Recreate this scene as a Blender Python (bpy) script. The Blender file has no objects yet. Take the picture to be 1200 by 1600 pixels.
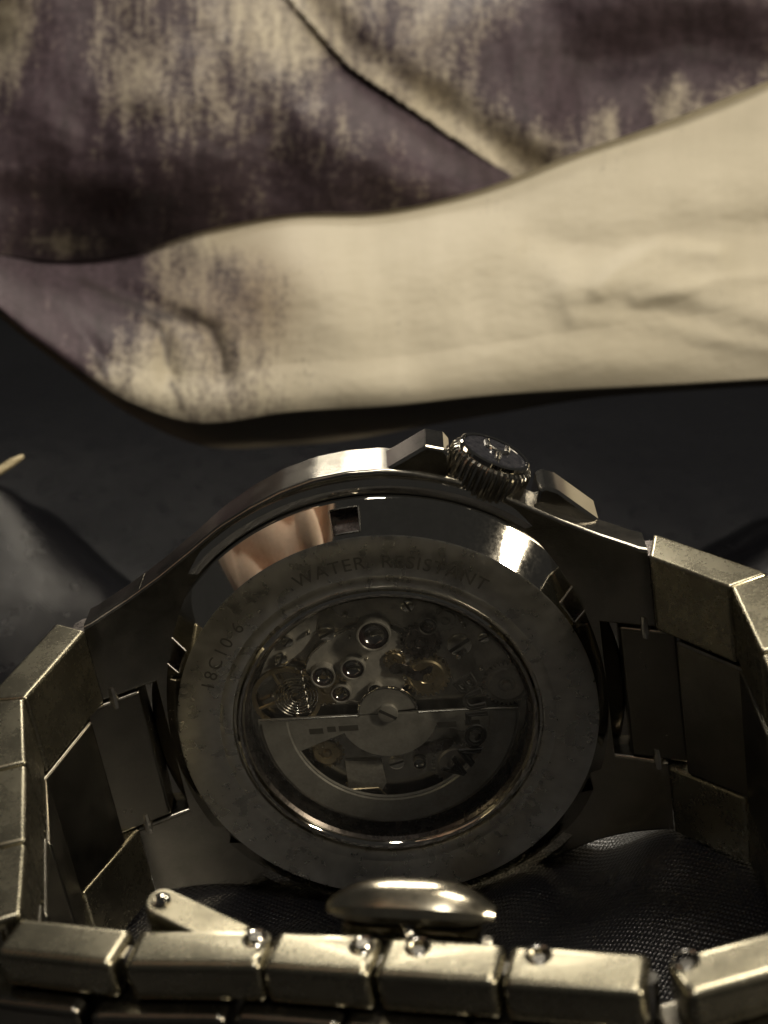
import bpy, bmesh, math, random
import numpy as np
from mathutils import Vector, Matrix, noise as mnoise

random.seed(7)
PI = math.pi
U = 0.0009                      # one modelling unit = 0.9 mm (metres)
sc = bpy.context.scene
COL = sc.collection

# ------------------------------------------------------------------ camera
PITCH = math.radians(18.0)
CP, SP = math.cos(PITCH), math.sin(PITCH)
FPX = 2400.0                    # focal length in photo pixels (1200 wide)
CAM = np.array([0.0, -128.3, 85.0])     # camera, in units, ground near z = 0
M3 = np.array([[1, 0, 0], [0, -SP, CP], [0, -CP, -SP]])   # camera (right, down, forward) -> world

cam_d = bpy.data.cameras.new('camera')
cam = bpy.data.objects.new('camera', cam_d)
COL.objects.link(cam)
cam_d.sensor_fit = 'HORIZONTAL'
cam_d.sensor_width = 36.0
cam_d.lens = 36.0 * FPX / 1200.0
cam_d.clip_start = 0.002
cam_d.clip_end = 20.0
cam.location = Vector(CAM * U)
cam.rotation_euler = (PI / 2 - PITCH, 0, 0)
cam_d.dof.use_dof = True
cam_d.dof.focus_distance = 140.0 * U
cam_d.dof.aperture_fstop = 72.0
sc.camera = cam

# ------------------------------------------------------------------ world and lamps (a dim room, lamps on several sides and a fill)
world = bpy.data.worlds.new('World')
sc.world = world
world.use_nodes = True
bg = world.node_tree.nodes['Background']
bg.inputs['Color'].default_value = (1.0, 0.97, 0.91, 1)
bg.inputs['Strength'].default_value = 0.030


def lamp(name, loc, target, size, size_y, watt, color):
    d = bpy.data.lights.new(name, 'AREA')
    d.shape = 'RECTANGLE'
    d.size = size * U
    d.size_y = size_y * U
    d.energy = watt
    d.color = color
    o = bpy.data.objects.new(name, d)
    COL.objects.link(o)
    o.location = Vector(loc) * U
    dirv = (Vector(target) - Vector(loc)).normalized()
    o.rotation_euler = dirv.to_track_quat('-Z', 'Y').to_euler()
    return o


lamp('ceiling_lamp', (60, 100, 440), (0, 20, 0), 150, 100, 0.72, (1.0, 0.895, 0.725))
lamp('fill_lamp', (-40, -125, 450), (0, 20, 20), 46, 66, 0.36, (1.0, 0.93, 0.82))  # set in front as an added fill to brighten the movement
lamp('desk_lamp', (268, -168, 238), (0, 40, 30), 28, 66, 0.80, (1.0, 0.88, 0.68))
lamp('rear_lamp', (-70, 420, 350), (0, 0, 30), 150, 80, 0.85, (1.0, 0.91, 0.76))

vs = sc.view_settings
vs.view_transform = 'Standard'
vs.look = 'None'
vs.exposure = 0.0
vs.gamma = 1.0
vs.use_curve_mapping = False
sc.cycles.max_bounces = 8
sc.cycles.glossy_bounces = 5
sc.cycles.transparent_max_bounces = 12
sc.cycles.sample_clamp_indirect = 4.0
sc.cycles.caustics_reflective = False
sc.cycles.caustics_refractive = False

# ------------------------------------------------------------------ pose of the watch
RW = np.array([[0.98763, 0.15659, 0.00763], [-0.13883, 0.89615, -0.42147], [-0.07284, 0.4152, 0.90681]])
TW = np.array([0.386, 19.557, 141.271])
AX = M3 @ RW[:, 0]              # along the bracelet, to the right
AZ = -(M3 @ RW[:, 1])           # towards the crown side, up
AY = M3 @ RW[:, 2]              # from the case back into the dial, away
ORG = CAM + M3 @ TW             # centre of the case back, world units


def w2w(u, w, v):
    """watch frame (along, depth, up) -> world, in units"""
    return ORG + AX * u + AY * w + AZ * v


def at(px, py, Y):
    """a point on the sight line through photo pixel (px, py) at world depth Y behind the camera"""
    d = M3 @ np.array([(px - 600) / FPX, (py - 800) / FPX, 1.0])
    return CAM + d * (Y / d[1])


# ------------------------------------------------------------------ materials
MATS = {}


class NT:
    def __init__(self, name):
        m = bpy.data.materials.new(name)
        m.use_nodes = True
        self.m = m
        self.t = m.node_tree
        self.b = self.t.nodes['Principled BSDF']
        self.out = self.t.nodes['Material Output']
        MATS[name] = m

    def n(self, kind, **kw):
        nd = self.t.nodes.new(kind)
        for k, v in kw.items():
            setattr(nd, k, v)
        return nd

    def l(self, a, b):
        self.t.links.new(a, b)

    def coords(self, scale=(1, 1, 1), rot=(0, 0, 0), src='Object'):
        tc = self.n('ShaderNodeTexCoord')
        mp = self.n('ShaderNodeMapping')
        k = 1.0 / U if src == 'Object' else 1.0
        mp.inputs['Scale'].default_value = tuple(s * k for s in scale)
        mp.inputs['Rotation'].default_value = rot
        self.l(tc.outputs[src], mp.inputs['Vector'])
        return mp.outputs['Vector']

    def noise(self, vec, scale, detail=3, rough=0.55, dist=0.0):
        nd = self.n('ShaderNodeTexNoise')
        nd.inputs['Scale'].default_value = scale
        nd.inputs['Detail'].default_value = detail
        nd.inputs['Roughness'].default_value = rough
        nd.inputs['Distortion'].default_value = dist
        self.l(vec, nd.inputs['Vector'])
        return nd.outputs['Fac']

    def ramp(self, fac, stops):
        r = self.n('ShaderNodeValToRGB')
        el = r.color_ramp.elements
        while len(el) < len(stops):
            el.new(0.5)
        for e, (p, c) in zip(el, stops):
            e.position = p
            e.color = c if len(c) == 4 else (*c, 1)
        self.l(fac, r.inputs['Fac'])
        return r.outputs['Color']

    def math(self, op, a, b=None, clamp=False):
        nd = self.n('ShaderNodeMath', operation=op)
        nd.use_clamp = clamp
        for i, x in enumerate((a, b)):
            if x is None:
                continue
            if isinstance(x, (int, float)):
                nd.inputs[i].default_value = x
            else:
                self.l(x, nd.inputs[i])
        return nd.outputs[0]

    def mix(self, fac, a, b):
        nd = self.n('ShaderNodeMix', data_type='RGBA')
        for s, x in ((nd.inputs[0], fac), (nd.inputs[6], a), (nd.inputs[7], b)):
            if isinstance(x, (int, float)):
                s.default_value = x
            elif isinstance(x, tuple):
                s.default_value = (*x, 1) if len(x) == 3 else x
            else:
                self.l(x, s)
        return nd.outputs[2]

    def bump(self, h, strength, dist, prev=None):
        nd = self.n('ShaderNodeBump')
        nd.inputs['Strength'].default_value = strength
        nd.inputs['Distance'].default_value = dist * U
        self.l(h, nd.inputs['Height'])
        if prev is not None:
            self.l(prev, nd.inputs['Normal'])
        return nd.outputs['Normal']


def grey(v):
    return (v, v, v, 1)


def steel(name, color, rough, rvar=0.1, brush=None, bump=0.0, cloud=0.12, cscale=0.35, metal=1.0):
    """metal with grain along one axis, cloudy finger grease and fine pits"""
    t = NT(name)
    b = t.b
    b.inputs['Metallic'].default_value = metal
    v = t.coords()
    c1 = t.noise(v, cscale, 4, 0.6)
    c2 = t.noise(v, 3.2, 3, 0.6)
    k = t.math('ADD', t.math('MULTIPLY', c1, 0.65), t.math('MULTIPLY', c2, 0.35))
    lo = tuple(x * (1 - cloud * 2.0) for x in color)
    hi = tuple(min(1, x * (1 + cloud * 1.2)) for x in color)
    col = t.ramp(k, [(0.32, lo), (0.68, hi)])
    t.l(col, b.inputs['Base Color'])
    r = t.ramp(k, [(0.3, grey(max(0.02, rough - rvar))), (0.7, grey(rough + rvar))])
    t.l(r, b.inputs['Roughness'])
    if brush:
        vb = t.coords(scale=brush)
        g = t.noise(vb, 1.0, 4, 0.7)
        t.l(t.bump(g, bump, 0.02), b.inputs['Normal'])
    return t


steel('steel_link', (0.23, 0.215, 0.18), 0.23, 0.05, brush=(0.5, 9, 9), bump=0.35, cloud=0.10)
steel('steel_clasp', (0.50, 0.455, 0.35), 0.22, 0.05, cloud=0.10)
steel('steel_edge', (0.37, 0.342, 0.255), 0.27, 0.05, brush=(0.8, 9, 0.8), bump=0.4, cloud=0.09, cscale=0.22)
steel('steel_case', (0.35, 0.33, 0.285), 0.22, 0.05, brush=(0.6, 8, 8), bump=0.3, cloud=0.10)
steel('steel_polished', (0.56, 0.53, 0.47), 0.045, 0.02, cloud=0.04, cscale=0.8)
steel('steel_guard', (0.56, 0.53, 0.47), 0.12, 0.04, cloud=0.08)
steel('steel_crown', (0.34, 0.32, 0.28), 0.20, 0.05, cloud=0.08)
steel('steel_pin', (0.70, 0.67, 0.60), 0.16, 0.04, cloud=0.06)
steel('nickel_plate', (0.42, 0.40, 0.36), 0.36, 0.06, brush=(7, 7, 0.5), bump=0.5, cloud=0.22, cscale=0.9, metal=0.6)
steel('nickel_bridge', (0.50, 0.475, 0.43), 0.38, 0.06, brush=(0.4, 5, 5), bump=0.45, cloud=0.14, cscale=0.7, metal=0.6)
steel('rotor_steel', (0.36, 0.345, 0.31), 0.36, 0.06, brush=(0.4, 5, 5), bump=0.45, cloud=0.14, cscale=0.5, metal=0.65)
steel('gilt_brass', (0.50, 0.41, 0.26), 0.30, 0.06, cloud=0.10, cscale=1.0)
steel('blued_and_shade', (0.16, 0.14, 0.13), 0.28, 0.08, cloud=0.2, cscale=1.0)  # blued parts; also stands in for shade in pockets and lug slits

# the case back ring: grain runs round the ring
t = NT('caseback_brushed')
t.b.inputs['Metallic'].default_value = 0.99
tc = t.n('ShaderNodeTexCoord')
mp = t.n('ShaderNodeMapping')
mp.inputs['Scale'].default_value = (1 / U,) * 3
t.l(tc.outputs['Object'], mp.inputs['Vector'])
sx = t.n('ShaderNodeSeparateXYZ')
t.l(mp.outputs['Vector'], sx.inputs[0])
rad = t.math('SQRT', t.math('ADD', t.math('MULTIPLY', sx.outputs['X'], sx.outputs['X']), t.math('MULTIPLY', sx.outputs['Z'], sx.outputs['Z'])))
ang = t.math('ARCTAN2', sx.outputs['Z'], sx.outputs['X'])
cb = t.n('ShaderNodeCombineXYZ')
t.l(t.math('MULTIPLY', rad, 7.0), cb.inputs[0])
t.l(t.math('MULTIPLY', ang, 1.6), cb.inputs[1])
g = t.noise(cb.outputs[0], 1.0, 5, 0.7)
c1 = t.noise(mp.outputs['Vector'], 0.22, 4, 0.6)
c2 = t.noise(mp.outputs['Vector'], 0.9, 2, 0.5)
k = t.math('ADD', t.math('MULTIPLY', c1, 0.6), t.math('MULTIPLY', c2, 0.4))
t.l(t.ramp(k, [(0.3, (0.50, 0.485, 0.44)), (0.7, (0.74, 0.72, 0.665))]), t.b.inputs['Base Color'])
t.l(t.ramp(k, [(0.3, grey(0.22)), (0.7, grey(0.36))]), t.b.inputs['Roughness'])
t.l(t.bump(g, 0.3, 0.02), t.b.inputs['Normal'])

# engraving: dull etched metal
t = NT('engraved_metal')
t.b.inputs['Metallic'].default_value = 1.0
t.b.inputs['Base Color'].default_value = (0.17, 0.16, 0.14, 1)
t.b.inputs['Roughness'].default_value = 0.5

t = NT('black_ink')
t.b.inputs['Base Color'].default_value = (0.008, 0.007, 0.006, 1)
t.b.inputs['Roughness'].default_value = 0.6

t = NT('ruby_jewel')
t.b.inputs['Base Color'].default_value = (0.012, 0.006, 0.006, 1)
t.b.inputs['Roughness'].default_value = 0.13
t.b.inputs['IOR'].default_value = 2.6
t.b.inputs['Coat Weight'].default_value = 0.5

t = NT('dark_enamel')
v = t.coords()
t.l(t.ramp(t.noise(v, 2.0, 3), [(0.3, (0.015, 0.016, 0.022)), (0.7, (0.05, 0.05, 0.058))]), t.b.inputs['Base Color'])
t.b.inputs['Roughness'].default_value = 0.25
t.b.inputs['Metallic'].default_value = 0.4

# crystal: a thin clear pane that reflects a little
t = NT('sapphire_crystal')
tr = t.n('ShaderNodeBsdfTransparent')
tr.inputs['Color'].default_value = (0.93, 0.93, 0.91, 1)
gl = t.n('ShaderNodeBsdfGlossy')
gl.inputs['Roughness'].default_value = 0.03
v = t.coords()
lw = t.n('ShaderNodeLayerWeight')
lw.inputs['Blend'].default_value = 0.5
fr = t.math('ADD', 0.04, t.math('MULTIPLY', 0.5, t.math('POWER', lw.outputs['Facing'], 4.0)))
smear = t.noise(v, 0.3, 4, 0.65)
t.l(t.ramp(smear, [(0.35, grey(0.03)), (0.75, grey(0.28))]), gl.inputs['Roughness'])
ms = t.n('ShaderNodeMixShader')
t.l(fr, ms.inputs[0])
t.l(tr.outputs[0], ms.inputs[1])
t.l(gl.outputs[0], ms.inputs[2])
df = t.n('ShaderNodeBsdfDiffuse')
df.inputs['Color'].default_value = (0.8, 0.78, 0.72, 1)
ms2 = t.n('ShaderNodeMixShader')
t.l(t.ramp(t.noise(v, 0.9, 5, 0.7), [(0.40, grey(0.012)), (0.8, grey(0.05))]), ms2.inputs[0])  # patchy pale dust haze, mixed in to imitate glare on the glass
t.l(ms.outputs[0], ms2.inputs[1])
t.l(df.outputs[0], ms2.inputs[2])
t.l(ms2.outputs[0], t.out.inputs['Surface'])
t.t.nodes.remove(t.b)

# black satin
t = NT('black_satin')
v = t.coords()
vw = t.coords(scale=(1, 1, 1), rot=(0, 0, 0.55))
dist = t.noise(v, 0.35, 3)
w1 = t.n('ShaderNodeTexWave', wave_type='BANDS', bands_direction='X', wave_profile='SIN')
w1.inputs['Scale'].default_value = 0.82
w1.inputs['Distortion'].default_value = 1.2
w1.inputs['Detail'].default_value = 2
w1.inputs['Detail Scale'].default_value = 0.8
t.l(vw, w1.inputs['Vector'])
w2 = t.n('ShaderNodeTexWave', wave_type='BANDS', bands_direction='Y', wave_profile='SIN')
w2.inputs['Scale'].default_value = 0.5
w2.inputs['Distortion'].default_value = 2.5
w2.inputs['Detail'].default_value = 2
t.l(vw, w2.inputs['Vector'])
sp = t.noise(v, 4.0, 2, 0.7)
wv = t.math('MULTIPLY', w1.outputs['Fac'], w2.outputs['Fac'])
h = t.math('ADD', wv, t.math('MULTIPLY', sp, 1.0))
t.l(t.bump(h, 0.65, 0.11), t.b.inputs['Normal'])
c = t.ramp(h, [(0.25, (0.0015, 0.0015, 0.002)), (0.9, (0.008, 0.008, 0.011))])
t.l(c, t.b.inputs['Base Color'])
t.l(t.ramp(t.noise(v, 0.13, 4, 0.65), [(0.35, grey(0.25)), (0.65, grey(0.35))]), t.b.inputs['Roughness'])
t.b.inputs['Specular IOR Level'].default_value = 0.7

# printed cloth: cream ground with a brushed purple-brown print
t = NT('printed_cloth')
at_n = t.n('ShaderNodeAttribute', attribute_name='print')
sp_n = t.n('ShaderNodeSeparateColor')
t.l(at_n.outputs['Color'], sp_n.inputs[0])
vu = t.coords(scale=(1, 1, 1), src='UV')
vs_ = t.coords(scale=(1.0, 0.22, 1), src='UV', rot=(0, 0, 0.10))
n1 = t.noise(vs_, 60.0, 4, 0.6)
n2 = t.noise(vu, 120.0, 4, 0.7)
n3 = t.noise(vs_, 14.0, 3, 0.55)
nn = t.math('ADD', t.math('ADD', t.math('MULTIPLY', n1, 0.40), t.math('MULTIPLY', n2, 0.40)), t.math('MULTIPLY', n3, 0.20))
edge = t.math('ADD', sp_n.outputs[0], t.math('MULTIPLY', t.math('SUBTRACT', nn, 0.5), 3.8))
m = t.ramp(edge, [(0.0, grey(0)), (0.95, grey(1))])
cream = t.ramp(n3, [(0.3, (0.46, 0.42, 0.325)), (0.7, (0.55, 0.507, 0.405))])
purp = t.ramp(nn, [(0.38, (0.090, 0.064, 0.080)), (0.62, (0.034, 0.024, 0.030))])
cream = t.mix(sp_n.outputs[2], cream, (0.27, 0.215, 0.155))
grain = t.noise(vu, 420.0, 2, 0.6)
cream = t.mix(t.math('MULTIPLY', t.ramp(grain, [(0.35, grey(0)), (0.65, grey(1))]), 0.22), cream, (0.36, 0.31, 0.22))
base = t.mix(m, cream, purp)
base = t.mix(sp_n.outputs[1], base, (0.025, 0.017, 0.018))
t.l(base, t.b.inputs['Base Color'])
t.b.inputs['Roughness'].default_value = 0.62
t.b.inputs['Sheen Weight'].default_value = 0.12
t.b.inputs['Sheen Roughness'].default_value = 0.4
t.b.inputs['Specular IOR Level'].default_value = 0.3
wt = t.n('ShaderNodeTexWave', wave_type='BANDS', bands_direction='DIAGONAL')
wt.inputs['Scale'].default_value = 120
wt.inputs['Distortion'].default_value = 3
t.l(vu, wt.inputs['Vector'])
hh = t.math('ADD', t.math('MULTIPLY', wt.outputs['Fac'], 0.35), n2)
t.l(t.bump(hh, 0.25, 0.2), t.b.inputs['Normal'])

t = NT('gold_thread')
v = t.coords()
t.l(t.ramp(t.noise(v, 2.0, 3), [(0.3, (0.20, 0.16, 0.08)), (0.7, (0.42, 0.36, 0.23))]), t.b.inputs['Base Color'])
t.b.inputs['Roughness'].default_value = 0.45
t.b.inputs['Metallic'].default_value = 0.3


# ------------------------------------------------------------------ mesh helpers (all coordinates in units)
def finish(bm, name, mat, parent=None, sharp=32.0, smooth=True, wn=False):
    bmesh.ops.recalc_face_normals(bm, faces=bm.faces)
    bmesh.ops.scale(bm, vec=(U, U, U), verts=bm.verts)
    if smooth:
        lim = math.radians(sharp)
        for f in bm.faces:
            f.smooth = True
        for e in bm.edges:
            if len(e.link_faces) == 2 and e.calc_face_angle(0) > lim:
                e.smooth = False
    me = bpy.data.meshes.new(name)
    bm.to_mesh(me)
    bm.free()
    me.materials.append(MATS[mat])
    o = bpy.data.objects.new(name, me)
    COL.objects.link(o)
    o.parent = parent
    if wn:
        md = o.modifiers.new('normals', 'WEIGHTED_NORMAL')
        md.weight = 90
        md.keep_sharp = True
    return o


def hexa(bm, c, bev=0.0, seg=2):
    """box from 8 corners: bottom loop 0-3, top loop 4-7"""
    vsx = [bm.verts.new(Vector(p)) for p in c]
    fs = [bm.faces.new([vsx[i] for i in f]) for f in
          ((3, 2, 1, 0), (4, 5, 6, 7), (0, 1, 5, 4), (1, 2, 6, 5), (2, 3, 7, 6), (3, 0, 4, 7))]
    if bev > 0:
        es = list({e for f in fs for e in f.edges})
        bmesh.ops.bevel(bm, geom=es, offset=bev, segments=seg, profile=0.6, affect='EDGES', clamp_overlap=True)
    return vsx


def lathe(bm, prof, n=128, a0=0.0, a1=2 * PI, cx=0, cz=0, closed_prof=False):
    """spin (r, w) points about the depth axis; x = r cos, y = w, z = r sin"""
    full = abs(a1 - a0 - 2 * PI) < 1e-6
    cols = []
    cnt = n if full else n + 1
    for i in range(cnt):
        a = a0 + (a1 - a0) * i / n
        cols.append([bm.verts.new((cx + r * math.cos(a), w, cz + r * math.sin(a))) for r, w in prof])
    m = len(prof)
    for i in range(n):
        A, B = cols[i], cols[(i + 1) % cnt]
        for j in range(m - 1 if not closed_prof else m):
            k = (j + 1) % m
            bm.faces.new((A[j], A[k], B[k], B[j]))
    return cols


def prism(bm, pts, w0, w1, bev=0.0, seg=2):
    """polygon in (x, z) extruded in depth from w0 (near) to w1 (far)"""
    a = [bm.verts.new((x, w0, z)) for x, z in pts]
    b = [bm.verts.new((x, w1, z)) for x, z in pts]
    n = len(pts)
    f0 = bm.faces.new(a)
    f1 = bm.faces.new(b[::-1])
    for i in range(n):
        bm.faces.new((a[i], b[i], b[(i + 1) % n], a[(i + 1) % n]))
    if bev > 0:
        bmesh.ops.bevel(bm, geom=list(f0.edges), offset=bev, segments=seg, profile=0.5, affect='EDGES', clamp_overlap=True)
    return bm


def circle(cx, cz, r, n=40, a0=0, a1=2 * PI, close=True):
    cnt = n if close else n + 1
    return [(cx + r * math.cos(a0 + (a1 - a0) * i / n), cz + r * math.sin(a0 + (a1 - a0) * i / n)) for i in range(cnt)]


def smooth_poly(pts, n=8):
    out = []
    m = len(pts)
    for i in range(m):
        p0, p1, p2, p3 = (np.array(pts[(i + k) % m], float) for k in (-1, 0, 1, 2))
        for j in range(n):
            s = j / n
            out.append(tuple(0.5 * ((2 * p1) + (-p0 + p2) * s + (2 * p0 - 5 * p1 + 4 * p2 - p3) * s * s + (-p0 + 3 * p1 - 3 * p2 + p3) * s ** 3)))
    return out


def tube(bm, pts, r, n=8, closed=False):
    P = [Vector(p) for p in pts]
    m = len(P)
    rings = []
    for i in range(m):
        tg = (P[(i + 1) % m] - P[i - 1]) if closed else (P[min(i + 1, m - 1)] - P[max(i - 1, 0)])
        tg.normalize()
        ref = Vector((0, 1, 0)) if abs(tg.y) < 0.9 else Vector((1, 0, 0))
        s = tg.cross(ref).normalized()
        q = tg.cross(s).normalized()
        rr = r[i] if isinstance(r, (list, tuple)) else r
        rings.append([bm.verts.new(P[i] + (s * math.cos(2 * PI * k / n) + q * math.sin(2 * PI * k / n)) * rr) for k in range(n)])
    for i in range(m if closed else m - 1):
        A, B = rings[i], rings[(i + 1) % m]
        for k in range(n):
            bm.faces.new((A[k], A[(k + 1) % n], B[(k + 1) % n], B[k]))
    if not closed:
        bm.faces.new(rings[0][::-1])
        bm.faces.new(rings[-1])


def cyl(bm, p, axis, r, h, n=24, prof=None):
    """lathe about an arbitrary axis; prof = [(r, h)...] from base up"""
    ax = Vector(axis).normalized()
    ref = Vector((0, 1, 0)) if abs(ax.y) < 0.9 else Vector((1, 0, 0))
    s = ax.cross(ref).normalized()
    q = ax.cross(s).normalized()
    prof = prof or [(0, 0), (r, 0), (r, h), (0, h)]
    rings = []
    for rr, hh in prof:
        c = Vector(p) + ax * hh
        if rr < 1e-6:
            rings.append([bm.verts.new(c)])
        else:
            rings.append([bm.verts.new(c + (s * math.cos(2 * PI * k / n) + q * math.sin(2 * PI * k / n)) * rr) for k in range(n)])
    for A, B in zip(rings, rings[1:]):
        for k in range(n):
            a = [A[k % len(A)], A[(k + 1) % len(A)], B[(k + 1) % len(B)], B[k % len(B)]]
            a = [x for i, x in enumerate(a) if x not in a[:i]]
            if len(a) > 2:
                bm.faces.new(a)


def text_mesh(s, size, outline=0.0, spacing=1.0):
    cu = bpy.data.curves.new('t', 'FONT')
    cu.body = s
    cu.size = size
    cu.space_character = spacing
    cu.resolution_u = 4
    if outline > 0:
        cu.fill_mode = 'NONE'
        cu.bevel_depth = outline
        cu.bevel_resolution = 1
    o = bpy.data.objects.new('t', cu)
    me = bpy.data.meshes.new_from_object(o)
    vv = [tuple(v.co) for v in me.vertices]
    ff = [tuple(p.vertices) for p in me.polygons]
    bpy.data.objects.remove(o)
    bpy.data.curves.remove(cu)
    bpy.data.meshes.remove(me)
    return vv, ff


def arc_text(name, s, size, r, deg0, w, mat, parent, outline=0.0, spacing=1.0):
    """lettering on an arc, tops outwards, read clockwise from angle deg0"""
    vv, ff = text_mesh(s, size, outline, spacing)
    bm = bmesh.new()
    vs2 = []
    for x, y, z in vv:
        a = math.radians(deg0) - x / r
        vs2.append(bm.verts.new(((r + y) * math.cos(a), w - z, (r + y) * math.sin(a))))
    for f in ff:
        try:
            bm.faces.new([vs2[i] for i in f])
        except ValueError:
            pass
    return finish(bm, name, mat, parent, smooth=False)


def cut(o, cutters):
    """take the cutters' volume out of o for good"""
    for c in cutters:
        md = o.modifiers.new('cut', 'BOOLEAN')
        md.operation = 'DIFFERENCE'
        md.solver = 'EXACT'
        md.object = c
    bpy.context.view_layer.update()
    dg = bpy.context.evaluated_depsgraph_get()
    me = bpy.data.meshes.new_from_object(o.evaluated_get(dg))
    for md in [m for m in o.modifiers if m.type == 'BOOLEAN']:
        o.modifiers.remove(md)
    o.data = me
    for c in cutters:
        bpy.data.objects.remove(c)


# ================================================================== the watch
BASE = np.array([0.0, 5.0, -23.6])
watch = bpy.data.objects.new('wristwatch', None)
COL.objects.link(watch)
mw = Matrix.Identity(4)
for i in range(3):
    mw[i][0], mw[i][1], mw[i][2] = AX[i], AY[i], AZ[i]
    mw[i][3] = w2w(*BASE)[i] * U
watch.matrix_world = mw
watch.empty_display_size = 0.01
watch['label'] = 'steel automatic wristwatch standing on its side, glazed case back and bracelet loop towards the camera'
watch['category'] = 'wristwatch'
OFF = Vector(-BASE * U)


def part(bm, name, mat, parent=watch, **kw):
    o = finish(bm, name, mat, parent, **kw)
    if parent is watch:
        o.location = OFF
    return o


# ---- middle case with four lugs
def half_h(u):
    a = abs(u)
    pts = [(0, 24.2), (3, 24.0), (6, 23.3), (9, 22.2), (12, 20.8), (15, 19.0), (18, 17.4), (21, 16.1), (24.7, 14.9)]
    for (x0, y0), (x1, y1) in zip(pts, pts[1:]):
        if a <= x1:
            s = (a - x0) / (x1 - x0)
            return y0 + (y1 - y0) * s
    return pts[-1][1]


def w_near(u):
    a = abs(u)
    s = min(1, max(0, (a - 12) / 12.7))
    return 3.1 - 4.3 * s ** 1.6


def w_far(u):
    a = abs(u)
    s = min(1, max(0, (a - 6) / 18.7))
    return 10.0 - 6.0 * s ** 1.7


def loft(bm, us, zlo, zhi, ch=0.42):
    rings = []
    for u in us:
        lo, hi, n, f = zlo(u), zhi(u), w_near(u), w_far(u)
        arc = [PI / 2 * q / 4 for q in range(5)]
        sec = [(n + ch - ch * math.cos(a), hi - ch + ch * math.sin(a)) for a in arc]
        sec += [(f - 1.6, hi - 0.1), (f, hi - 1.9), (f, lo + 1.9), (f - 1.6, lo + 0.1)]
        sec += [(n + ch - ch * math.cos(a), lo + ch - ch * math.sin(a)) for a in arc[::-1]]
        rings.append([bm.verts.new((u, w, z)) for w, z in sec])
    K_ = len(sec)
    for A, B in zip(rings, rings[1:]):
        for k in range(K_):
            bm.faces.new((A[k], A[(k + 1) % K_], B[(k + 1) % K_], B[k]))
    bm.faces.new(rings[0][::-1])
    bm.faces.new(rings[-1])


UN = 20.3
bm = bmesh.new()
us = [-UN + 2 * UN * i / 72 for i in range(73)]
loft(bm, us, lambda u: -half_h(u), lambda u: half_h(u))
case = part(bm, 'case', 'steel_case', sharp=30, wn=True)
for sx_ in (-1, 1):
    for sz in (-1, 1):
        bm = bmesh.new()
        us = [sx_ * (UN - 0.4 + (24.95 - UN + 0.4) * i / 8) for i in range(9)]
        if sz > 0:
            loft(bm, us, lambda u: 7.1, lambda u: half_h(u) + 0.02)
        else:
            loft(bm, us, lambda u: -half_h(u) - 0.02, lambda u: -7.1)
        finish(bm, 'lug', 'steel_case', case, sharp=30, wn=True)
# rear rim of the middle case, polished step round the case back
bm = bmesh.new()
lathe(bm, [(21.9, 3.6), (22.1, 2.75), (22.9, 2.55), (23.4, 2.85), (23.55, 3.5)], 160)
finish(bm, 'back_rim', 'steel_polished', case)
# seam pocket where the crown sits: two guards and the crown
CA = math.radians(90 - 30)
cdir = Vector((math.cos(CA), 0, math.sin(CA)))
ctan = Vector((math.sin(CA), 0, -math.cos(CA)))


def guard(pts, name):
    bm = bmesh.new()
    prism(bm, pts, 3.5, 7.6, 0.25)
    return finish(bm, name, 'steel_guard', case, sharp=20)


guard([(2.9, 22.5), (3.3, 23.7), (7.3, 25.45), (8.8, 24.9), (9.2, 24.2), (8.7, 21.3)], 'crown_guard')
guard([(15.6, 17.0), (16.5, 19.7), (17.1, 19.95), (18.2, 19.4), (21.4, 16.1), (20.5, 14.6)], 'crown_guard')

# ---- crown
cc = cdir * 22.7 + Vector((0, 6.3, 0))
NT_ = 40
bm = bmesh.new()
prof = [(0.0, 0), (3.3, 0), (3.7, 0.2), (3.85, 0.5), (3.85, 2.7), (3.7, 3.05), (3.45, 3.25), (3.3, 3.28)]
nseg = NT_ * 6
rings = []
sv, qv = ctan, Vector((0, 1, 0))
for rr, hh in prof:
    ring = []
    for k in range(nseg):
        ph = 2 * PI * k / nseg
        f_ = k % 6
        dr = (0.0, 0.0, 0.0, -0.16, -0.22, -0.16)[f_] if 0.1 < hh < 3.1 and rr > 3.5 else 0
        r_ = max(0.02, rr + dr * 0.9)
        ring.append(bm.verts.new(cc + cdir * hh + (sv * math.cos(ph) + qv * math.sin(ph)) * r_))
    rings.append(ring)
for A, B in zip(rings, rings[1:]):
    for k in range(nseg):
        bm.faces.new((A[k], A[(k + 1) % nseg], B[(k + 1) % nseg], B[k]))
bm.faces.new(rings[0][::-1])
crown = part(bm, 'crown', 'steel_crown', sharp=24)
bm = bmesh.new()
cyl(bm, cc + cdir * 3.2, cdir, 0, 0, 64, [(3.32, 0.05), (3.32, 0.45), (3.2, 0.55), (3.02, 0.55), (2.95, 0.45)])
finish(bm, 'cap_ring', 'steel_polished', crown)
bm = bmesh.new()
cyl(bm, cc + cdir * 3.2, cdir, 0, 0, 64, [(2.97, 0.40), (0, 0.42)])
finish(bm, 'cap_disc', 'dark_enamel', crown)
# raised tuning-fork mark on the cap
bm = bmesh.new()
lift = cc + cdir * 3.63


def cap_pt(a, b, h=0.06):
    return lift + sv * a + qv * b + cdir * h


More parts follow.
